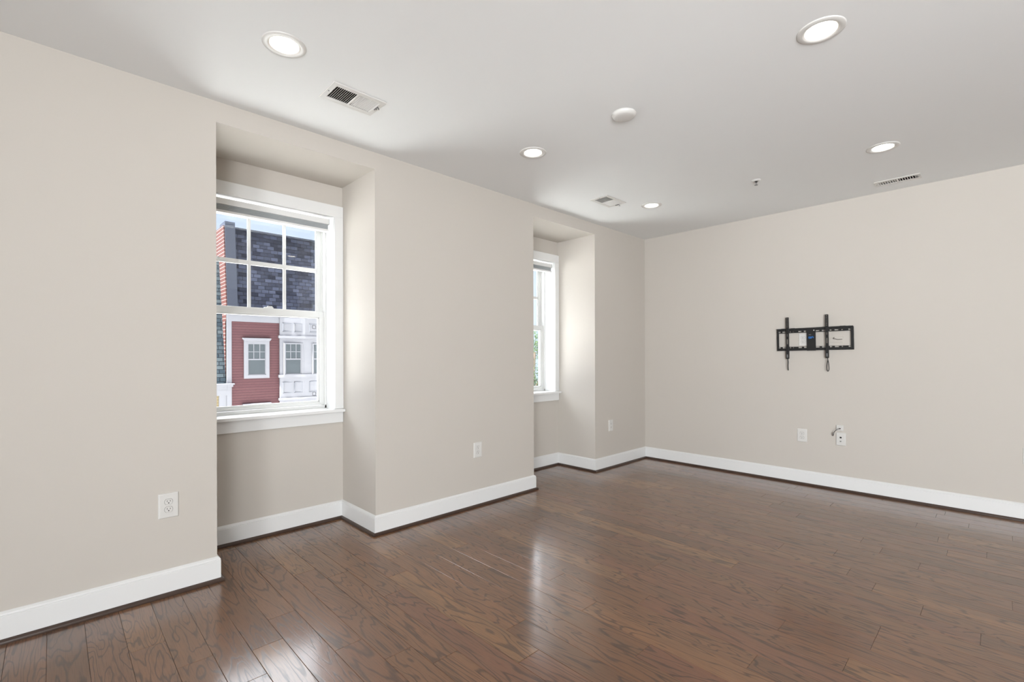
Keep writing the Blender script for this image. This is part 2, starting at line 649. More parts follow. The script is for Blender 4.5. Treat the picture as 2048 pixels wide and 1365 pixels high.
# ------------------------------------------------------------------ windows
def window(idx, nx, wx, lab):
    root = empty('window_%d' % idx, (0, 0, 0))
    setp(root, lab, 'window', kind='structure')
    a, b_ = nx
    c, d = wx
    ci, di = c - 0.004, d + 0.004
    # casing boards (head over the legs) with an inner bead
    yf = NB - 0.019
    boxes('casing', [(a + 0.001, b_ - 0.001, yf, NB, 2.252, 2.337)], M_TRIM, root, bevel=0.0012)
    for s in (0, 1):
        x0, x1 = (a + 0.001, c + 0.002) if s == 0 else (d - 0.002, b_ - 0.001)
        boxes('casing', [(x0, x1, yf, NB, 0.823, 2.252)], M_TRIM, root, bevel=0.0012)
    # stool and apron
    boxes('stool', [(a + 0.003, b_ - 0.003, 0.452, NB, 0.801, 0.822), (c, d, NB, 0.66, 0.801, 0.822)], M_TRIM, root, bevel=0.003)
    boxes('apron', [(a + 0.004, b_ - 0.004, yf, NB, 0.722, 0.801)], M_TRIM, root, bevel=0.0012)
    # jamb liner boards
    boxes('jamb', [(c, c + 0.004, NB - 0.006, 0.655, 0.822, 2.262), (d - 0.004, d, NB - 0.006, 0.655, 0.822, 2.262),
                   (c, d, NB - 0.006, 0.655, 2.254, 2.262)], M_TRIM, root, bevel=0.001)
    # vinyl frame: side tracks with ridges, head and sill
    L = []
    for s in (0, 1):
        x = c + 0.004 if s == 0 else d - 0.004
        sg = 1 if s == 0 else -1
        for y0, y1, w in ((0.640, 0.655, 0.012), (0.655, 0.690, 0.007), (0.690, 0.698, 0.016), (0.698, 0.735, 0.009)):
            L.append((min(x, x + sg * w), max(x, x + sg * w), y0, y1, 0.822, 2.254))
    L += [(c, d, 0.640, 0.735, 2.225, 2.255), (c, d, 0.640, 0.66, 0.822, 0.845), (c, d, 0.66, 0.74, 0.822, 0.838)]
    boxes('frame', L, M_VINYL, root, bevel=0.001)

    def sash(name, x0, x1, z0, z1, y0, y1, st, top, bot):
        L = [(x0, x0 + st, y0, y1, z0, z1), (x1 - st, x1, y0, y1, z0, z1),
             (x0 + st, x1 - st, y0, y1, z0, z0 + bot), (x0 + st, x1 - st, y0, y1, z1 - top, z1)]
        o = boxes(name, L, M_VINYL, root, bevel=0.0015)
        # glazing bead
        i = 0.008
        gx0, gx1, gz0, gz1 = x0 + st, x1 - st, z0 + bot, z1 - top
        ym = (y0 + y1) / 2
        boxes('glazing_bead', [(gx0, gx0 + i, y0 + 0.006, y1 - 0.004, gz0, gz1), (gx1 - i, gx1, y0 + 0.006, y1 - 0.004, gz0, gz1),
                               (gx0, gx1, y0 + 0.006, y1 - 0.004, gz0, gz0 + i), (gx0, gx1, y0 + 0.006, y1 - 0.004, gz1 - i, gz1)], M_VINYL, o, bevel=0.001)
        bm = bmesh.new()
        box(bm, gx0 + 0.002, gx1 - 0.002, ym - 0.0015, ym + 0.0015, gz0 + 0.002, gz1 - 0.002)
        finish('glass_pane', bm, M_GLASS, o)
        return o, (gx0, gx1, gz0, gz1, ym)
    sx0, sx1 = c + 0.010, d - 0.010
    up_, g = sash('upper_sash', sx0 + 0.006, sx1 - 0.006, 1.530, 2.225, 0.697, 0.722, 0.034, 0.036, 0.024)
    gx0, gx1, gz0, gz1, ym = g
    zm = 1.873
    xs = [gx0] + [gx0 + (gx1 - gx0) * k / 3 for k in (1, 2)] + [gx1]
    hs = []
    for k in range(3):
        xa = xs[k] + (0.010 if k else 0.0005)
        xb = xs[k + 1] - (0.010 if k < 2 else 0.0005)
        hs += [(xa, xb, gz0 + 0.0005, zm - 0.015), (xa, xb, zm + 0.015, gz1 - 0.0005)]
    bm = bmesh.new()
    grid_plate(bm, gx0, gx1, gz0, gz1, hs, ym - 0.007, ym + 0.007, lambda u, v, t: (u, t, v))
    finish('muntin_grid', bm, M_VINYL, up_, bevel=0.003)
    lo_, g = sash('lower_sash', sx0, sx1, 0.847, 1.556, 0.655, 0.690, 0.040, 0.045, 0.024)
    boxes('lift_rail', [(sx0 + 0.03, sx1 - 0.03, 0.649, 0.656, 0.852, 0.862)], M_VINYL, lo_, bevel=0.001)
    boxes('sash_lock', [((c + d) / 2 - 0.03, (c + d) / 2 + 0.03, 0.668, 0.690, 1.556, 1.567), ((c + d) / 2 - 0.01, (c + d) / 2 + 0.025, 0.672, 0.682, 1.567, 1.575)], M_VINYL, lo_, bevel=0.002)
    return root, lo_, g


w1, lo1, g1 = window(1, NX[0], WX[0], 'white double hung sash window in the nearer recess, facing the red house')
w2, lo2, g2 = window(2, NX[1], WX[1], 'white double hung sash window in the farther recess, showing sky and tree')

# two small dark outlined clips on the lower pane of the near window
for zc in (1.438, 0.931):
    cx = -3.652 - 0.0
    pts = []
    hw, hh, rr = 0.0115, 0.0125, 0.005
    for qx, qz, a0 in ((1, 1, 0), (-1, 1, 90), (-1, -1, 180), (1, -1, 270)):
        for s in range(4):
            a = math.radians(a0 + s * 30)
            pts.append((cx + qx * (hw - rr) + rr * math.cos(a), 0.667, zc + qz * (hh - rr) + rr * math.sin(a)))
    pts.append(pts[0])
    bm = bmesh.new()
    tube(bm, pts, 0.0014, 6)
    o = finish('glass_clip', bm, M_SLOT, lo1)
    o['label'] = 'small dark outlined square clip on the glass'


def shade(wx, lab):
    c, d = wx
    x0, x1 = c + 0.036, d - 0.036
    root = empty('window_shade', ((c + d) / 2, 0.53, 2.14))
    setp(root, lab, 'window shade', 'raised cellular shades under the window heads')
    cx = (x0 + x1) / 2
    hw = (x1 - x0) / 2

    def B(name, L, m, bev=0.0015, par=root):
        return boxes(name, L, m, par, bevel=bev)
    B('headrail', [(-hw, hw, -0.024, 0.030, 0.053, 0.091)], M_TRIM, 0.003)
    bm = bmesh.new()
    n = 7
    for k in range(n):
        z0 = 0.016 + k * 0.037 / n
        z1 = z0 + 0.037 / n
        zm = (z0 + z1) / 2
        w_ = 0.018
        vs = []
        for x in (-hw + 0.006, hw - 0.006):
            vs.append([bm.verts.new(p) for p in ((x, -w_ + 0.004, z0), (x, -w_, zm), (x, -w_ + 0.004, z1), (x, w_ - 0.004, z1), (x, w_, zm), (x, w_ - 0.004, z0))])
        for i in range(6):
            j = (i + 1) % 6
            bm.faces.new((vs[0][i], vs[0][j], vs[1][j], vs[1][i]))
        bm.faces.new(vs[0])
        bm.faces.new(vs[1])
    finish('fabric_stack', bm, M_SHADE_F, root)
    B('end_cap', [(-hw - 0.002, -hw + 0.001, -0.026, 0.032, 0.051, 0.093)], M_SHADE_D)
    B('end_cap', [(hw - 0.001, hw + 0.002, -0.026, 0.032, 0.051, 0.093)], M_SHADE_D)
    br = B('bottom_rail', [(-hw, hw, -0.022, 0.024, 0.0, 0.016)], M_TRIM, 0.003)
    B('pull_tab', [(-0.022, 0.022, -0.029, -0.021, -0.003, 0.006)], M_TRIM, 0.001, br)
    return root


shade(WX[0], 'raised grey cellular shade at the top of the nearer window')
shade(WX[1], 'raised grey cellular shade at the top of the farther window')


# ------------------------------------------------------------------ ceiling fittings
def downlight(x, y, lab):
    root = empty('recessed_light', (x, y, H))
    setp(root, lab, 'ceiling light', 'round recessed ceiling lights')
    bm = bmesh.new()
    lathe(bm, [(0.0600, 0.0), (0.0640, -0.0045), (0.070, -0.0065), (0.086, -0.0045), (0.0905, -0.0015), (0.0905, 0.0), ], n=64, close_first=False, close_last=False)
    finish('trim_ring', bm, M_PLATE, root, smooth=True)
    bm = bmesh.new()
    lathe(bm, [(0.0605, -0.003), (0.0590, 0.001), (0.0545, 0.008)], n=48, close_first=False, close_last=False)
    finish('reflector', bm, M_REFL, root, smooth=True)
    bm = bmesh.new()
    lathe(bm, [(0.02, 0.0015), (0.040, 0.003), (0.0550, 0.007), (0.0550, 0.012)], n=48)
    finish('diffuser', bm, M_LENS, root)
    return root


M_REFL = mat('white_reflector', lin(245, 244, 240), 0.5)
b_ = M_REFL.node_tree.nodes['Principled BSDF']
b_.inputs['Emission Color'].default_value = (1.0, 0.94, 0.85, 1)
b_.inputs['Emission Strength'].default_value = 0.0
for (x, y), lab in zip(LIGHTS, ('glowing round recessed light nearest the near window, beside the large grille',
                                'glowing round recessed light between the two window recesses',
                                'glowing round recessed light at the upper right, largest over the floor',
                                'glowing round recessed light next to the small grille by the end wall',
                                'glowing round recessed light near the far corner, beside the square grille')):
    downlight(x, y, lab)


def vent(x, y, a, b_, q, nb, lab, lever=True):
    root = empty('air_vent', (x, y, H), (0, 0, -PI / 2 if q else 0))
    setp(root, lab, 'air vent', 'white ceiling air grilles')
    ha, hb = a / 2, b_ / 2
    oa, ob = ha - 0.028, hb - 0.030
    if q:
        ob = hb - 0.027
    mid = 0.006
    bm = bmesh.new()
    grid_plate(bm, -ha, ha, -hb, hb, [(-oa, -mid, -ob, ob), (mid, oa, -ob, ob)], -0.006, 0.0, lambda u, v, t: (u, v, t))
    finish('face_frame', bm, M_PLATE, root, bevel=0.002)
    # duct box above the grille
    bm = bmesh.new()
    hx, hy, z1 = ha - 0.0225, hb - 0.0225, 0.085
    grid_plate(bm, -hx, hx, -hy, hy, [(-hx + 0.001, hx - 0.001, -hy + 0.001, hy - 0.001)], 0.001, z1, lambda u, v, t: (u, v, t))
    box(bm, -hx, hx, -hy, hy, z1, z1 + 0.002)
    finish('duct_box', bm, M_DUCT, root)
    for s in (-1, 1):
        bm = bmesh.new()
        lo, hi = (-oa, -mid) if s < 0 else (mid, oa)
        for k in range(nb):
            xc = lo + (hi - lo) * (k + 0.5) / nb
            t = 0.0022 if q else 0.0006
            dx, dz = ((0.0012, 0.011) if s > 0 else (0.0026, 0.010)) if q else (0.0055, 0.011)
            sg = -s
            p = [(xc - sg * dx, -0.004), (xc + sg * dx, -0.004 + dz)]
            v = []
            for yy in (-ob, ob):
                for (px, pz) in p:
                    v.append(bm.verts.new((px - t, yy, pz)))
                    v.append(bm.verts.new((px + t, yy, pz)))
            bm.faces.new((v[0], v[2], v[6], v[4]))
            bm.faces.new((v[1], v[3], v[7], v[5]))
            bm.faces.new((v[0], v[1], v[5], v[4]))
            bm.faces.new((v[2], v[3], v[7], v[6]))
        finish('louvre_bank', bm, M_PLATE, root)
    for s in (-1, 1):
        bm = bmesh.new()
        lathe(bm, [(0.0035, -0.0085), (0.0035, -0.005)], s * (ha - 0.012), 0, 12)
        finish('screw', bm, M_STEEL, root)
    bm = bmesh.new()
    lx = ha - 0.021
    box(bm, lx - 0.001, lx + 0.001, -0.028, 0.010, -0.012, -0.005)
    tube(bm, [(lx, -0.028, -0.008), (lx + 0.004, -0.034, -0.02), (lx + 0.004, -0.036, -0.024)], 0.003, 8)
    finish('damper_lever', bm, M_STEEL, root)
    return root


vent(*VENTS[0], 11, 'white two way grille on the ceiling in front of the near window')
vent(*VENTS[1], 12, 'white two way grille on the ceiling in front of the far window')
vent(*VENTS[2], 7, 'narrow white grille on the ceiling beside the plain end wall')

# smoke alarm cover and sprinkler head
bm = bmesh.new()
lathe(bm, [(0.067, 0.0), (0.069, -0.003), (0.067, -0.010), (0.060, -0.019), (0.050, -0.023), (0.02, -0.024)], n=64)
o = finish('ceiling_cover', bm, M_PLATE, None, smooth=True)
o.location = (-2.722, -1.456, H)
setp(o, 'plain round white cover disc in the middle of the ceiling', 'cover')
root = empty('sprinkler_head', (-1.078, -1.612, H))
setp(root, 'small fire sprinkler head on the ceiling near the end wall', 'sprinkler')
bm = bmesh.new()
lathe(bm, [(0.034, 0.0), (0.034, -0.003), (0.024, -0.010), (0.012, -0.012), (0.010, -0.004)], n=32, close_last=True)
finish('escutcheon', bm, M_PLATE, root, smooth=True)
bm = bmesh.new()
lathe(bm, [(0.009, -0.005), (0.009, -0.016), (0.006, -0.018)], n=16)
finish('nozzle', bm, M_SLOT, root)
bm = bmesh.new()
for s in (-1, 1):
    tube(bm, smooth_path([(s * 0.009, 0, -0.012), (s * 0.013, 0, -0.022), (s * 0.008, 0, -0.033), (0, 0, -0.038)], 4), 0.0018, 6)
finish('yoke', bm, M_STEEL, root)
bm = bmesh.new()
lathe(bm, [(0.013, -0.040), (0.013, -0.038)], n=20)
finish('deflector', bm, M_STEEL, root)


# ------------------------------------------------------------------ wall plates
def plate_root(name, wall, pos, z, lab, cat, group=None):
    """local frame: x to the right along the wall, z up, y into the wall"""
    if wall == 'left':
        root = empty(name, (pos, 0, z))
    else:
        root = empty(name, (0, pos, z), (0, 0, -PI / 2))
    setp(root, lab, cat, group)
    return root


def cover(root, w, h, t=0.006, holes=()):
    bm = bmesh.new()
    hw, hh = w / 2, h / 2
    e = 0.006
    rings = []
    for dx, y in ((0, 0), (0, -t * 0.45), (e * 0.45, -t * 0.85), (e, -t)):
        rings.append([bm.verts.new(p) for p in ((-hw + dx, y, -hh + dx), (hw - dx, y, -hh + dx), (hw - dx, y, hh - dx), (-hw + dx, y, hh - dx))])
    for a, c in zip(rings, rings[1:]):
        for i in range(4):
            j = (i + 1) % 4
            bm.faces.new((a[i], a[j], c[j], c[i]))
    bm.faces.new(rings[-1])
    return finish('cover_plate', bm, M_PLATE, root, bevel=0.0015)


def disc_xz(bm, r, cx, cz, y0, y1, n=24, cut=None):
    """short prism in the wall plane; cut flattens top and bottom as on a receptacle face"""
    ring = []
    for y in (y0, y1):
        rr = []
        for i in range(n):
            a = 2 * PI * i / n
            x, z = r * math.cos(a), r * math.sin(a)
            if cut:
                z = max(-cut, min(cut, z))
            rr.append(bm.verts.new((cx + x, y, cz + z)))
        ring.append(rr)
    for i in range(n):
        j = (i + 1) % n
        bm.faces.new((ring[0][i], ring[0][j], ring[1][j], ring[1][i]))
    bm.faces.new(ring[0])
    bm.faces.new(ring[1])


def receptacles(root):
    for s in (1, -1):
        zc = s * 0.0195
        bm = bmesh.new()
        disc_xz(bm, 0.0182, 0, zc, -0.0055, -0.0063, 32, 0.0150)
        finish('receptacle_rim', bm, M_SLOT, root)
        bm = bmesh.new()
        disc_xz(bm, 0.0172, 0, zc, -0.0055, -0.0082, 32, 0.0142)
        rc = finish('receptacle', bm, M_PLATE, root, bevel=0.0006)
        bm = bmesh.new()
        box(bm, -0.0075, -0.0055, -0.0086, -0.008, zc + 0.000, zc + 0.0085)
        box(bm, 0.0055, 0.0075, -0.0086, -0.008, zc + 0.0005, zc + 0.0075)
        disc_xz(bm, 0.0028, 0, zc - 0.006, -0.008, -0.0086, 12)
        finish('contact_slots', bm, M_DARK, rc)
    bm = bmesh.new()
    disc_xz(bm, 0.003, 0, 0, -0.0058, -0.0072, 16)
    finish('screw', bm, M_PLATE, root)


def outlet(wall, pos, z, w, h, lab):
    root = plate_root('wall_outlet', wall, pos, z, lab, 'outlet', 'white duplex wall outlets')
    cover(root, w, h)
    receptacles(root)
    return root


outlet('left', -4.652, 0.456, 0.086, 0.126, 'white duplex outlet low on the wall left of the near window')
outlet('left', -2.601, 0.454, 0.084, 0.122, 'white duplex outlet low on the wall between the two recesses')
outlet('right', -1.650, 0.460, 0.082, 0.122, 'white duplex outlet low on the end wall under the black bracket')
outlet('right', -1.661, 1.362, 0.072, 0.116, 'white duplex outlet behind the left opening of the black bracket')
outlet('right', -3.106, 0.476, 0.082, 0.122, 'white plate at the right edge of the picture, cut by the frame')

# plate with two coaxial ports near the far corner
root = plate_root('wall_outlet', 'left', -0.717, 0.457, 'narrow looking white outlet plate between far recess and corner', 'outlet')
cover(root, 0.078, 0.122)
for s in (1, -1):
    bm = bmesh.new()
    disc_xz(bm, 0.0165, 0, s * 0.0195, -0.0055, -0.0078, 28, 0.014)
    rc = finish('receptacle', bm, M_PLATE, root, bevel=0.0006)
    bm = bmesh.new()
    for sx in (-0.0065, 0.0065):
        box(bm, sx - 0.001, sx + 0.001, -0.0083, -0.0077, s * 0.0195, s * 0.0195 + 0.008)
    disc_xz(bm, 0.0028, 0, s * 0.0195 - 0.006, -0.0077, -0.0083, 12)
    finish('contact_slots', bm, M_SLOT, rc)

# data plate: network jack above, coaxial port below
root = plate_root('data_plate', 'right', -1.957, 0.461, 'white data plate with a dark network jack and coaxial port', 'wall plate')
cover(root, 0.074, 0.116, 0.012)
bm = bmesh.new()
grid_plate(bm, -0.011, 0.011, 0.004, 0.026, [(-0.0075, 0.0075, 0.008, 0.022)], -0.0145, -0.011, lambda u, v, t: (u, t, v))
jk = finish('network_jack', bm, M_PLATE, root)
boxes('jack_cavity', [(-0.0075, 0.0075, -0.0125, -0.0118, 0.008, 0.022)], M_DARK, jk)
bm = bmesh.new()
disc_xz(bm, 0.0055, 0.001, -0.018, -0.012, -0.020, 6)
disc_xz(bm, 0.0038, 0.001, -0.018, -0.020, -0.026, 12)
finish('coaxial_port', bm, M_STEEL, root)
for s in (1, -1):
    bm = bmesh.new()
    disc_xz(bm, 0.0028, 0, s * 0.045, -0.0118, -0.0132, 12)
    finish('screw', bm, M_PLATE, root)

# small junction box above it with a stub of coaxial cable
root = plate_root('junction_plate', 'right', -1.949, 0.560, 'small square white plate with a black cable stub above data plate', 'wall plate')
cover(root, 0.056, 0.054, 0.014)
bm = bmesh.new()
disc_xz(bm, 0.009, -0.006, 0.008, -0.0138, -0.0165, 20)
finish('jack_ring', bm, M_PLATE, root)
bm = bmesh.new()
disc_xz(bm, 0.0045, 0.004, -0.004, -0.013, -0.024, 12)
finish('cable_entry', bm, M_DARK, root)
bm = bmesh.new()
tube(bm, smooth_path([(0.004, -0.022, -0.004), (0.000, -0.040, -0.004), (-0.016, -0.048, -0.014), (-0.032, -0.046, -0.032), (-0.038, -0.04, -0.044)], 5), 0.0024, 8)
cb = finish('cable', bm, M_DARK, root, smooth=True)
bm = bmesh.new()
tube(bm, [(-0.038, -0.040, -0.043), (-0.042, -0.036, -0.056), (-0.047, -0.031, -0.072)], 0.0050, 10)
finish('connector', bm, M_STEEL, cb, smooth=True)

# recessed cable pass-through behind the bracket, with a short dangling wire
root = plate_root('cable_plate', 'right', -1.925, 1.352, 'wall coloured low cable plate behind the right opening of the black bracket', 'wall plate')
cover(root, 0.100, 0.050, 0.003).data.materials[0] = M_WALL
bm = bmesh.new()
tube(bm, smooth_path([(-0.016, -0.004, 0.024), (-0.022, -0.012, 0.012), (-0.006, -0.020, 0.010), (0.012, -0.022, 0.003), (0.034, -0.018, 0.004), (0.046, -0.014, 0.006)], 5), 0.0022, 8)
finish('wire', bm, M_CORD, root, smooth=True)

# ------------------------------------------------------------------ television bracket
TB = empty('television_bracket', (0, -1.445, 1.256), (0, 0, -PI / 2))
TB.rotation_euler = (Matrix.Rotation(-PI / 2, 3, 'Z') @ Matrix.Rotation(math.radians(-0.75), 3, 'Y')).to_euler()
setp(TB, 'black steel television bracket with two upright arms on the end wall', 'tv bracket')
TW, TH = 0.612, 0.205
Uf = lambda X: (X - 218) / 1400 * TW


def tplate(name, u0, u1, v0, v1, holes, y0, y1, par=TB, m=None, bevel=0.0008):
    bm = bmesh.new()
    grid_plate(bm, u0, u1, v0, v1, holes, y0, y1, lambda u, v, t: (u, t, v))
    return finish(name, bm, m or M_BLACKMETAL, par, bevel=bevel)


slots = [(255, 297), (330, 395), (475, 495), (535, 550), (640, 705), (745, 795), (965, 1035), (1075, 1145), (1215, 1255), (1300, 1375), (1420, 1445), (1535, 1580)]
for nm, v0, v1 in (('upper_rail', TH - 0.037, TH), ('lower_rail', 0.0, 0.037)):
    vc = v0 + 0.012 if nm == 'upper_rail' else v1 - 0.008
    hs = [(Uf(a), Uf(b), vc - 0.0055, vc + 0.0055) for a, b in slots if not 795 < a < 960]
    o = tplate(nm, 0, TW, v0, v1, hs, -0.026, -0.022)
    # bent lip that stands the rail off the wall
    if nm == 'upper_rail':
        tplate('rail_lip', 0, TW, v1 - 0.003, v1, [], -0.026, -0.001, o)
        tplate('hook_lip', 0, TW, v1 - 0.003, v1 + 0.006, [], -0.031, -0.0262, o)
    else:
        tplate('rail_lip', 0, TW, v0, v0 + 0.003, [], -0.026, -0.001, o)
for u0, u1 in ((0, 0.018), (TW - 0.018, TW)):
    o = tplate('end_bar', u0, u1, 0.037, TH - 0.037, [], -0.026, -0.022)
    x = u0 if u0 == 0 else u1 - 0.002
    tplate('side_flange', x, x + 0.002, 0.0, TH, [], -0.026, -0.001, o)
cp = tplate('center_plate', Uf(800), Uf(965), -0.003, TH + 0.003, [], -0.029, -0.0262)
bm = bmesh.new()
disc_xz(bm, 0.0052, Uf(933), TH - 0.020, -0.0292, -0.0300, 20)
finish('bubble_level', bm, M_PLATE, cp)
# blue ink mark and pale print on the centre plate
bm = bmesh.new()
u0, v0, hh = Uf(832), 0.110, 0.020
pts = [(0, 0.1), (0.12, 0.95), (0.25, 0.5), (0.32, 0.1), (0.42, 0.95), (0.52, 0.6), (0.52, 0.0), (0.68, 0.75), (0.78, 0.95), (0.9, 0.7), (0.85, 0.3), (1.0, 0.25)]
tube(bm, smooth_path([(u0 + a * 0.042, -0.0296, v0 + b * hh) for a, b in pts], 4), 0.0022, 6)
tube(bm, smooth_path([(u0 + 0.004, -0.0296, v0 - 0.001), (u0 + 0.02, -0.0296, v0 + 0.003), (u0 + 0.026, -0.0296, v0 + 0.010)], 4), 0.0020, 6)
o = finish('ink_mark', bm, M_BLUE, cp)
o['label'] = 'blue handwritten mark on the plate'
tx = bpy.data.curves.new('print', 'FONT')
tx.body = 'MC'
tx.size = 0.014
tx.extrude = 0.0003
to = bpy.data.objects.new('print', tx)
C.objects.link(to)
bpy.context.view_layer.update()
me = bpy.data.meshes.new_from_object(to.evaluated_get(bpy.context.evaluated_depsgraph_get()))
bpy.data.objects.remove(to)
me.materials.clear()
me.materials.append(M_GREYINK)
po = bpy.data.objects.new('printed_letters', me)
C.objects.link(po)
po.parent = cp
po.location = (Uf(838), -0.0295, 0.140)
po.rotation_euler = (PI / 2, 0, 0)
# hooks / end stops on the top edge
for a, b_ in ((312, 390), (492, 578), (1095, 1160), (1402, 1492)):
    tplate('end_stop', Uf(a), Uf(b_), TH - 0.012, TH + 0.008, [], -0.033, -0.0312, bevel=0.0006)
# arms
for uc, top, bot in ((Uf(437), 0.318, -0.075), (Uf(1172), 0.322, -0.070)):
    hw = 0.0115
    hs = []
    for k in range(8):
        vz = top - 0.010 - k * 0.0145
        hs.append((uc - 0.0035, uc + 0.0035, vz - 0.004, vz + 0.003))
    hs += [(uc - 0.0035, uc + 0.0035, 0.150, 0.158), (uc - 0.0035, uc + 0.0035, 0.138, 0.144), (uc - 0.0045, uc + 0.0045, 0.062, 0.110), (uc - 0.0035, uc + 0.0035, 0.028, 0.036)]
    arm = tplate('upright_arm', uc - hw, uc + hw, bot, top, hs, -0.044, -0.041)
    for s in (-1, 1):
        x = uc + s * hw - (0.0018 if s > 0 else 0)
        tplate('arm_flange', x, x + 0.0018, bot, top, [], -0.041, -0.027, arm)
    tplate('arm_hook', uc - 0.009, uc + 0.009, TH - 0.002, TH + 0.014, [], -0.041, -0.030, arm)
    tplate('latch_housing', uc - 0.012, uc + 0.013, bot - 0.004, bot + 0.065, [(uc - 0.006, uc + 0.005, bot + 0.008, bot + 0.042)], -0.050, -0.045, arm)
    boxes('latch_label', [(uc - 0.005, uc + 0.004, -0.0455, -0.0445, bot + 0.010, bot + 0.040)], M_GREYINK, arm)
    bm = bmesh.new()
    if uc < 0.2:
        tube(bm, smooth_path([(uc + 0.001, -0.046, bot - 0.002), (uc + 0.004, -0.045, bot - 0.03), (uc + 0.002, -0.043, bot - 0.07), (uc + 0.003, -0.042, bot - 0.112)], 5), 0.0045, 8)
    else:
        tube(bm, smooth_path([(uc + 0.002, -0.046, bot - 0.002), (uc + 0.005, -0.045, bot - 0.02), (uc - 0.004, -0.044, bot - 0.07), (uc - 0.004, -0.043, bot - 0.105), (uc + 0.004, -0.043, bot - 0.122),
                              (uc + 0.012, -0.043, bot - 0.105), (uc + 0.011, -0.044, bot - 0.06), (uc + 0.006, -0.045, bot - 0.022)], 5), 0.0032, 8)
    finish('pull_cord', bm, M_BLACKMETAL, arm, smooth=True)

# ------------------------------------------------------------------ outside: street, houses, tree
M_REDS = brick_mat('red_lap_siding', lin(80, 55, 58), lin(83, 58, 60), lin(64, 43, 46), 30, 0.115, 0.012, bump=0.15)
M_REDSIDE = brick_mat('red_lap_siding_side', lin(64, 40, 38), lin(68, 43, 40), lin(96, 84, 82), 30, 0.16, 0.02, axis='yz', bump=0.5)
M_SHINGLE = brick_mat('slate_shingles', lin(14, 17, 28), lin(50, 54, 68), lin(7, 9, 16), 0.30, 0.17, 0.010, bump=0.5)
M_SHINGLE2 = brick_mat('blue_grey_shingles', lin(36, 47, 55), lin(68, 76, 80), lin(20, 26, 32), 0.32, 0.17, 0.014, bump=0.5)
M_PARAPET = mat('dark_slate_metal', lin(30, 35, 48), 0.5)
M_OUTW = mat('white_exterior_paint', lin(114, 114, 119), 0.6)
M_TAN = brick_mat('tan_lap_siding', lin(128, 115, 90), lin(132, 119, 93), lin(104, 92, 70), 30, 0.12, 0.012)
M_PANE = mat('grey_window_pane', lin(60, 66, 70), 0.4, var=(3, 0.12))
M_ASPH = mat('street_concrete', lin(211, 211, 209), 0.9, var=(0.4, 0.12))

YF = 20.0
st = boxes('street', [(-60, 80, WT, 90, -7.7, -7.5)], M_ASPH)
setp(st, 'pale street surface far below the windows', 'street', kind='structure')

house = empty('town_house', (2.3, YF, -7.5))
setp(house, 'red sided town house with dark slate mansard roof and white bay across the street', 'house')


def HB(name, L, m, par=house, bevel=0.0):
    off = Vector((2.3, YF, -7.5)) if par is house else None
    o = boxes(name, L, m, par, bevel=bevel)
    o.matrix_parent_inverse = house.matrix_basis.inverted() if par is house else Matrix.Identity(4)
    return o


XC = 0.25
bpy.context.view_layer.update()
HB('siding_wall', [(XC + 0.02, 9.0, YF, YF + 9, -7.5, 3.05)], M_REDS)
bm = bmesh.new()
vs = [bm.verts.new(p) for p in ((XC - 0.03, YF + 0.05, -7.5), (XC - 0.03, YF + 9, -7.5), (XC - 0.03, YF + 9, 6.93), (XC - 0.03, YF + 0.45, 6.93), (XC - 0.03, YF - 0.02, 3.0),
                                (XC + 0.015, YF + 0.05, -7.5), (XC + 0.015, YF + 9, -7.5), (XC + 0.015, YF + 9, 6.93), (XC + 0.015, YF + 0.45, 6.93), (XC + 0.015, YF - 0.02, 3.0))]
bm.faces.new(vs[:5])
bm.faces.new(vs[5:])
for i in range(5):
    j = (i + 1) % 5
    bm.faces.new((vs[i], vs[j], vs[j + 5], vs[i + 5]))
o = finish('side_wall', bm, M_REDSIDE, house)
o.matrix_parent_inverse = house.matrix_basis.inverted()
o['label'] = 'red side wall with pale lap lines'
# mansard roof slope
bm = bmesh.new()
x0, x1 = 0.62, 9.0
f = [(x0, YF + 0.02, 3.05), (x1, YF + 0.02, 3.05), (x1, YF + 0.45, 6.87), (x0, YF + 0.45, 6.87)]
bk = [(x0, YF + 8, 3.05), (x1, YF + 8, 3.05), (x1, YF + 8, 6.87), (x0, YF + 8, 6.87)]
va = [bm.verts.new(p) for p in f]
vb = [bm.verts.new(p) for p in bk]
bm.faces.new(va)
bm.faces.new(vb)
for i in range(4):
    j = (i + 1) % 4
    bm.faces.new((va[i], va[j], vb[j], vb[i]))
o = finish('mansard_roof', bm, M_SHINGLE, house)
o.matrix_parent_inverse = house.matrix_basis.inverted()
HB('roof_coping', [(0.62, 9.0, YF + 0.40, YF + 0.55, 6.86, 6.92)], M_PARAPET)
bm = bmesh.new()
f = [(XC + 0.02, YF - 0.05, 2.95), (0.66, YF - 0.05, 2.95), (0.66, YF + 0.42, 7.12), (XC + 0.02, YF + 0.42, 7.12)]
bk = [(p[0], YF + 1.3, p[2]) for p in f]
va = [bm.verts.new(p) for p in f]
vb = [bm.verts.new(p) for p in bk]
bm.faces.new(va)
bm.faces.new(vb)
for i in range(4):
    j = (i + 1) % 4
    bm.faces.new((va[i], va[j], vb[j], vb[i]))
o = finish('party_parapet', bm, M_PARAPET, house)
o.matrix_parent_inverse = house.matrix_basis.inverted()
HB('corner_board', [(XC - 0.03, 0.41, YF - 0.04, YF + 0.15, -7.5, 2.76)], M_OUTW)
HB('cornice_return', [(XC - 0.03, 0.49, YF - 0.18, YF - 0.04, 0.03, 0.085), (XC - 0.03, 0.44, YF - 0.14, YF - 0.04, -0.06, 0.03), (XC - 0.03, 0.36, YF - 0.09, YF - 0.04, -0.16, -0.06)], M_OUTW)
HB('frieze_board', [(XC - 0.03, 9.0, YF - 0.05, YF + 0.05, 2.755, 3.10), (XC - 0.03, 9.0, YF - 0.12, YF + 0.05, 3.04, 3.14)], M_OUTW)


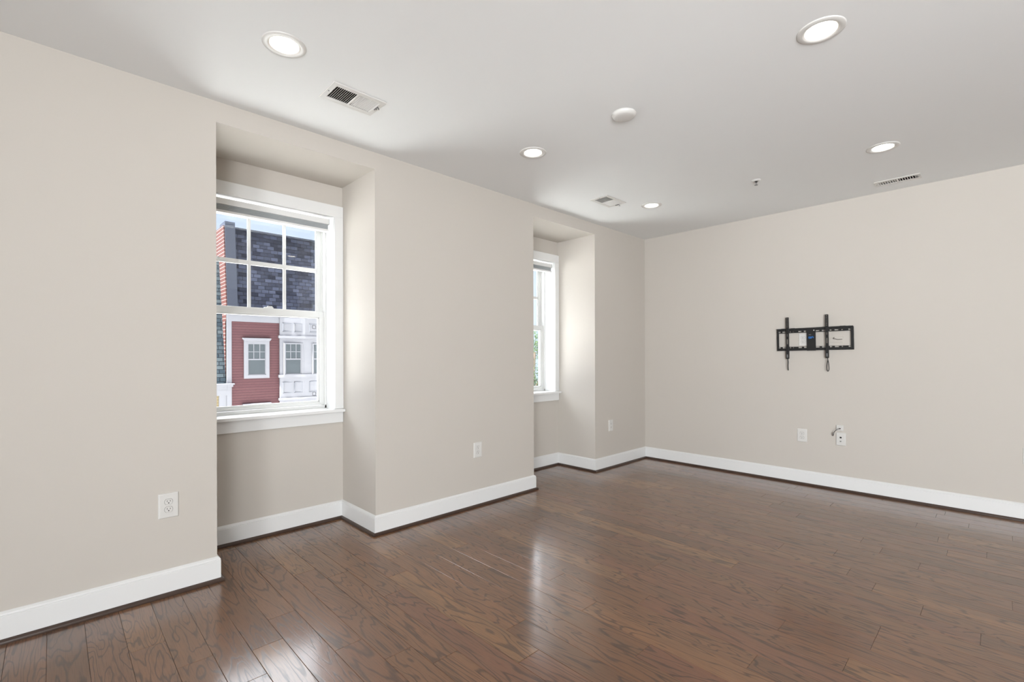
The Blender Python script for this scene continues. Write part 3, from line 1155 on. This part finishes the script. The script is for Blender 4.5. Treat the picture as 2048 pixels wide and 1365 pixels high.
def house_window(x0, x1, z0, z1, y, trim, cap, par, lab=None):
    """x0..z1 bound the sash opening"""
    wroot = boxes('window_frame', [(x0 - trim, x0, y - 0.05, y + 0.03, z0 - trim, z1 + trim), (x1, x1 + trim, y - 0.05, y + 0.03, z0 - trim, z1 + trim),
                                   (x0, x1, y - 0.05, y + 0.03, z0 - trim, z0), (x0, x1, y - 0.05, y + 0.03, z1, z1 + trim)], M_OUTW, par)
    wroot.matrix_parent_inverse = house.matrix_basis.inverted()
    if cap:
        bm = bmesh.new()
        zt = z1 + trim
        p = [(x0 - trim - 0.00, zt), (x0 - trim - 0.06, zt + 0.07), (x0 - trim - 0.06, zt + 0.115), (x1 + trim + 0.06, zt + 0.115), (x1 + trim + 0.06, zt + 0.07), (x1 + trim, zt)]
        va = [bm.verts.new((a, y - 0.12, b)) for a, b in p]
        vb = [bm.verts.new((a, y + 0.02, b)) for a, b in p]
        bm.faces.new(va)
        bm.faces.new(vb)
        for i in range(6):
            j = (i + 1) % 6
            bm.faces.new((va[i], va[j], vb[j], vb[i]))
        finish('window_cap', bm, M_OUTW, wroot)
    zm = z0 + (z1 - z0) * 0.505
    boxes('pane', [(x0, x1, y - 0.012, y + 0.0, z0, z1)], M_PANE, wroot)
    L = [(x0, x1, y - 0.03, y - 0.010, zm - 0.028, zm + 0.028)]
    for k in (1, 2):
        x = x0 + (x1 - x0) * k / 3
        L.append((x - 0.014, x + 0.014, y - 0.022, y - 0.010, zm, z1))
    zq = (zm + z1) / 2
    L.append((x0, x1, y - 0.022, y - 0.010, zq - 0.014, zq + 0.014))
    L += [(x0, x0 + 0.03, y - 0.026, y - 0.010, z0, z1), (x1 - 0.03, x1, y - 0.026, y - 0.010, z0, z1), (x0, x1, y - 0.026, y - 0.010, z0, z0 + 0.035)]
    boxes('sash_bars', L, M_OUTW, wroot)
    return wroot


house_window(1.035, 1.765, 0.42, 1.78, YF, 0.15, True, house)
house_window(1.035, 1.765, -2.45, -1.10, YF, 0.15, True, house)
# white panelled bay at the right
BX = 2.345
BYF = YF - 0.22
bm = bmesh.new()
pl = [(BX, YF + 0.1), (BX, YF - 0.10), (3.42, YF - 0.22), (4.75, YF - 0.22), (5.82, YF - 0.10), (5.82, YF + 0.1)]
va = [bm.verts.new((a, b, -7.5)) for a, b in pl]
vb = [bm.verts.new((a, b, 3.02)) for a, b in pl]
bm.faces.new(va)
bm.faces.new(vb)
for i in range(6):
    j = (i + 1) % 6
    bm.faces.new((va[i], va[j], vb[j], vb[i]))
o = finish('bay_front', bm, M_OUTW, house)
o.matrix_parent_inverse = house.matrix_basis.inverted()
bands = []
bm = bmesh.new()
for z0, z1 in ((2.07, 2.185), (0.27, 0.40), (-0.765, -0.67)):
    pl2 = [(BX - 0.05, YF + 0.1), (BX - 0.05, YF - 0.16), (3.42, YF - 0.28), (4.75, YF - 0.28), (5.87, YF - 0.16), (5.87, YF + 0.1)]
    va = [bm.verts.new((a, b, z0)) for a, b in pl2]
    vb = [bm.verts.new((a, b, z1)) for a, b in pl2]
    bm.faces.new(va)
    bm.faces.new(vb)
    for i in range(6):
        j = (i + 1) % 6
        bm.faces.new((va[i], va[j], vb[j], vb[i]))
o = finish('bay_bands', bm, M_OUTW, house)
o.matrix_parent_inverse = house.matrix_basis.inverted()


def bay_y(x):
    if x < 3.42:
        return YF - 0.10 - 0.12 * (x - BX) / (3.42 - BX)
    return YF - 0.22


M_GROOVE = mat('grey_panel_groove', lin(101, 103, 110), 0.7)
for x0, x1 in ((2.46, 2.86), (2.94, 3.30), (3.62, 4.0), (4.08, 4.5)):
    for z0, z1 in ((2.37, 2.77), (-0.45, 0.06)):
        y = bay_y((x0 + x1) / 2)
        t = 0.022
        o = boxes('bay_panel', [(x0, x1, y - 0.02, y + 0.03, z0, z0 + t), (x0, x1, y - 0.02, y + 0.03, z1 - t, z1), (x0, x0 + t, y - 0.02, y + 0.03, z0, z1), (x1 - t, x1, y - 0.02, y + 0.03, z0, z1)], M_GROOVE, house)
        o.matrix_parent_inverse = house.matrix_basis.inverted()
house_window(2.53, 3.26, 0.41, 1.80, YF - 0.185, 0.05, False, house)
house_window(3.79, 4.50, 0.41, 1.80, YF - 0.225, 0.05, False, house)

nb = empty('town_house', (-4.0, YF, -7.5))
setp(nb, 'tan sided town house with blue grey shingled roof, left of the red house', 'house')
bpy.context.view_layer.update()


def NBp(o):
    o.matrix_parent_inverse = nb.matrix_basis.inverted()
    return o


NBp(boxes('siding_wall', [(-8, XC - 0.032, YF + 0.04, YF + 9, -7.5, 0.0)], M_TAN, nb))
bm = bmesh.new()
f = [(-8, YF + 0.08, 0.08), (XC - 0.032, YF + 0.08, 0.08), (XC - 0.032, YF + 1.25, 5.7), (-8, YF + 1.25, 5.7)]
bk = [(p[0], YF + 8.9, p[2]) for p in f]
va = [bm.verts.new(p) for p in f]
vb = [bm.verts.new(p) for p in bk]
bm.faces.new(va)
bm.faces.new(vb)
for i in range(4):
    j = (i + 1) % 4
    bm.faces.new((va[i], va[j], vb[j], vb[i]))
NBp(finish('mansard_roof', bm, M_SHINGLE2, nb))
NBp(boxes('cornice', [(-8, XC - 0.032, YF - 0.14, YF + 0.06, -0.06, 0.03), (-8, XC - 0.032, YF - 0.09, YF + 0.06, -0.16, -0.06), (-8, XC - 0.032, YF - 0.05, YF + 0.06, -0.42, -0.16), (-8, XC - 0.032, YF - 0.18, YF + 0.06, 0.03, 0.085)], M_OUTW, nb))
NBp(boxes('corner_board', [(-0.06, XC - 0.032, YF - 0.02, YF + 0.06, -7.5, -0.42)], M_OUTW, nb))

# tree beyond the far window
tree = empty('tree', (17.6, 18.5, -7.5))
setp(tree, 'leafy green tree seen through the farther window', 'tree')
bm = bmesh.new()
tube(bm, [(0, 0, 0), (0.1, 0, 3), (0.0, 0.1, 6), (0.1, 0, 9)], 0.16, 10)
for a in range(5):
    an = a * 1.256
    tube(bm, [(0.05, 0, 4 + a * 0.6), (math.cos(an) * 0.9, math.sin(an) * 0.9, 6 + a * 0.5), (math.cos(an) * 1.6, math.sin(an) * 1.6, 7.5 + a * 0.4)], 0.05, 6)
finish('trunk', bm, mat('bark', lin(92, 76, 62), 0.9, bump=(20, 0.5, 0.02)), tree)
bm = bmesh.new()
rg = random.Random(5)
cl = [(rg.uniform(-1.5, 1.5), rg.uniform(-1.3, 1.3), rg.uniform(4.5, 9.8), rg.uniform(0.6, 1.0)) for _ in range(34)]
for q in range(11000):
    cx, cy, cz, cr_ = rg.choice(cl)
    d = Vector((rg.gauss(0, 1), rg.gauss(0, 1), rg.gauss(0, 1))).normalized() * cr_ * rg.uniform(0.5, 1.0)
    c = Vector((cx, cy, cz)) + d
    n_ = (d.normalized() + Vector((rg.uniform(-1, 1), rg.uniform(-1, 1), rg.uniform(-0.3, 1)))).normalized()
    a = n_.orthogonal().normalized()
    a.rotate(Matrix.Rotation(rg.uniform(0, 6.28), 3, n_))
    b2 = n_.cross(a)
    s = rg.uniform(0.045, 0.08)
    v = [bm.verts.new(c + a * s), bm.verts.new(c + b2 * s * 0.55 + n_ * s * 0.15), bm.verts.new(c - a * s), bm.verts.new(c - b2 * s * 0.55 + n_ * s * 0.15)]
    bm.faces.new(v)
finish('foliage', bm, mat('green_leaves', lin(44, 62, 27), 0.7, spec=0.1, var=(2.5, 0.4)), tree)

hl = bmesh.new()
pr = []
n = 40
for i in range(n + 1):
    x = 20 + i * 6.0
    z = 2.6 + 5 * math.sin(i * 0.37) ** 2 + 1.5 * math.sin(i * 1.3)
    pr.append((x, 130 - i * 2.2, z + 6))
va = [hl.verts.new((x, y, -8)) for x, y, z in pr]
vb = [hl.verts.new((x, y + 14, z)) for x, y, z in pr]
vc = [hl.verts.new((x, y + 40, -8)) for x, y, z in pr]
for i in range(n):
    hl.faces.new((va[i], va[i + 1], vb[i + 1], vb[i]))
    hl.faces.new((vb[i], vb[i + 1], vc[i + 1], vc[i]))
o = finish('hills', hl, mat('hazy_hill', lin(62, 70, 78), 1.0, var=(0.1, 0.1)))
setp(o, 'low hazy hills on the horizon beyond the tree', 'hills', kind='structure')
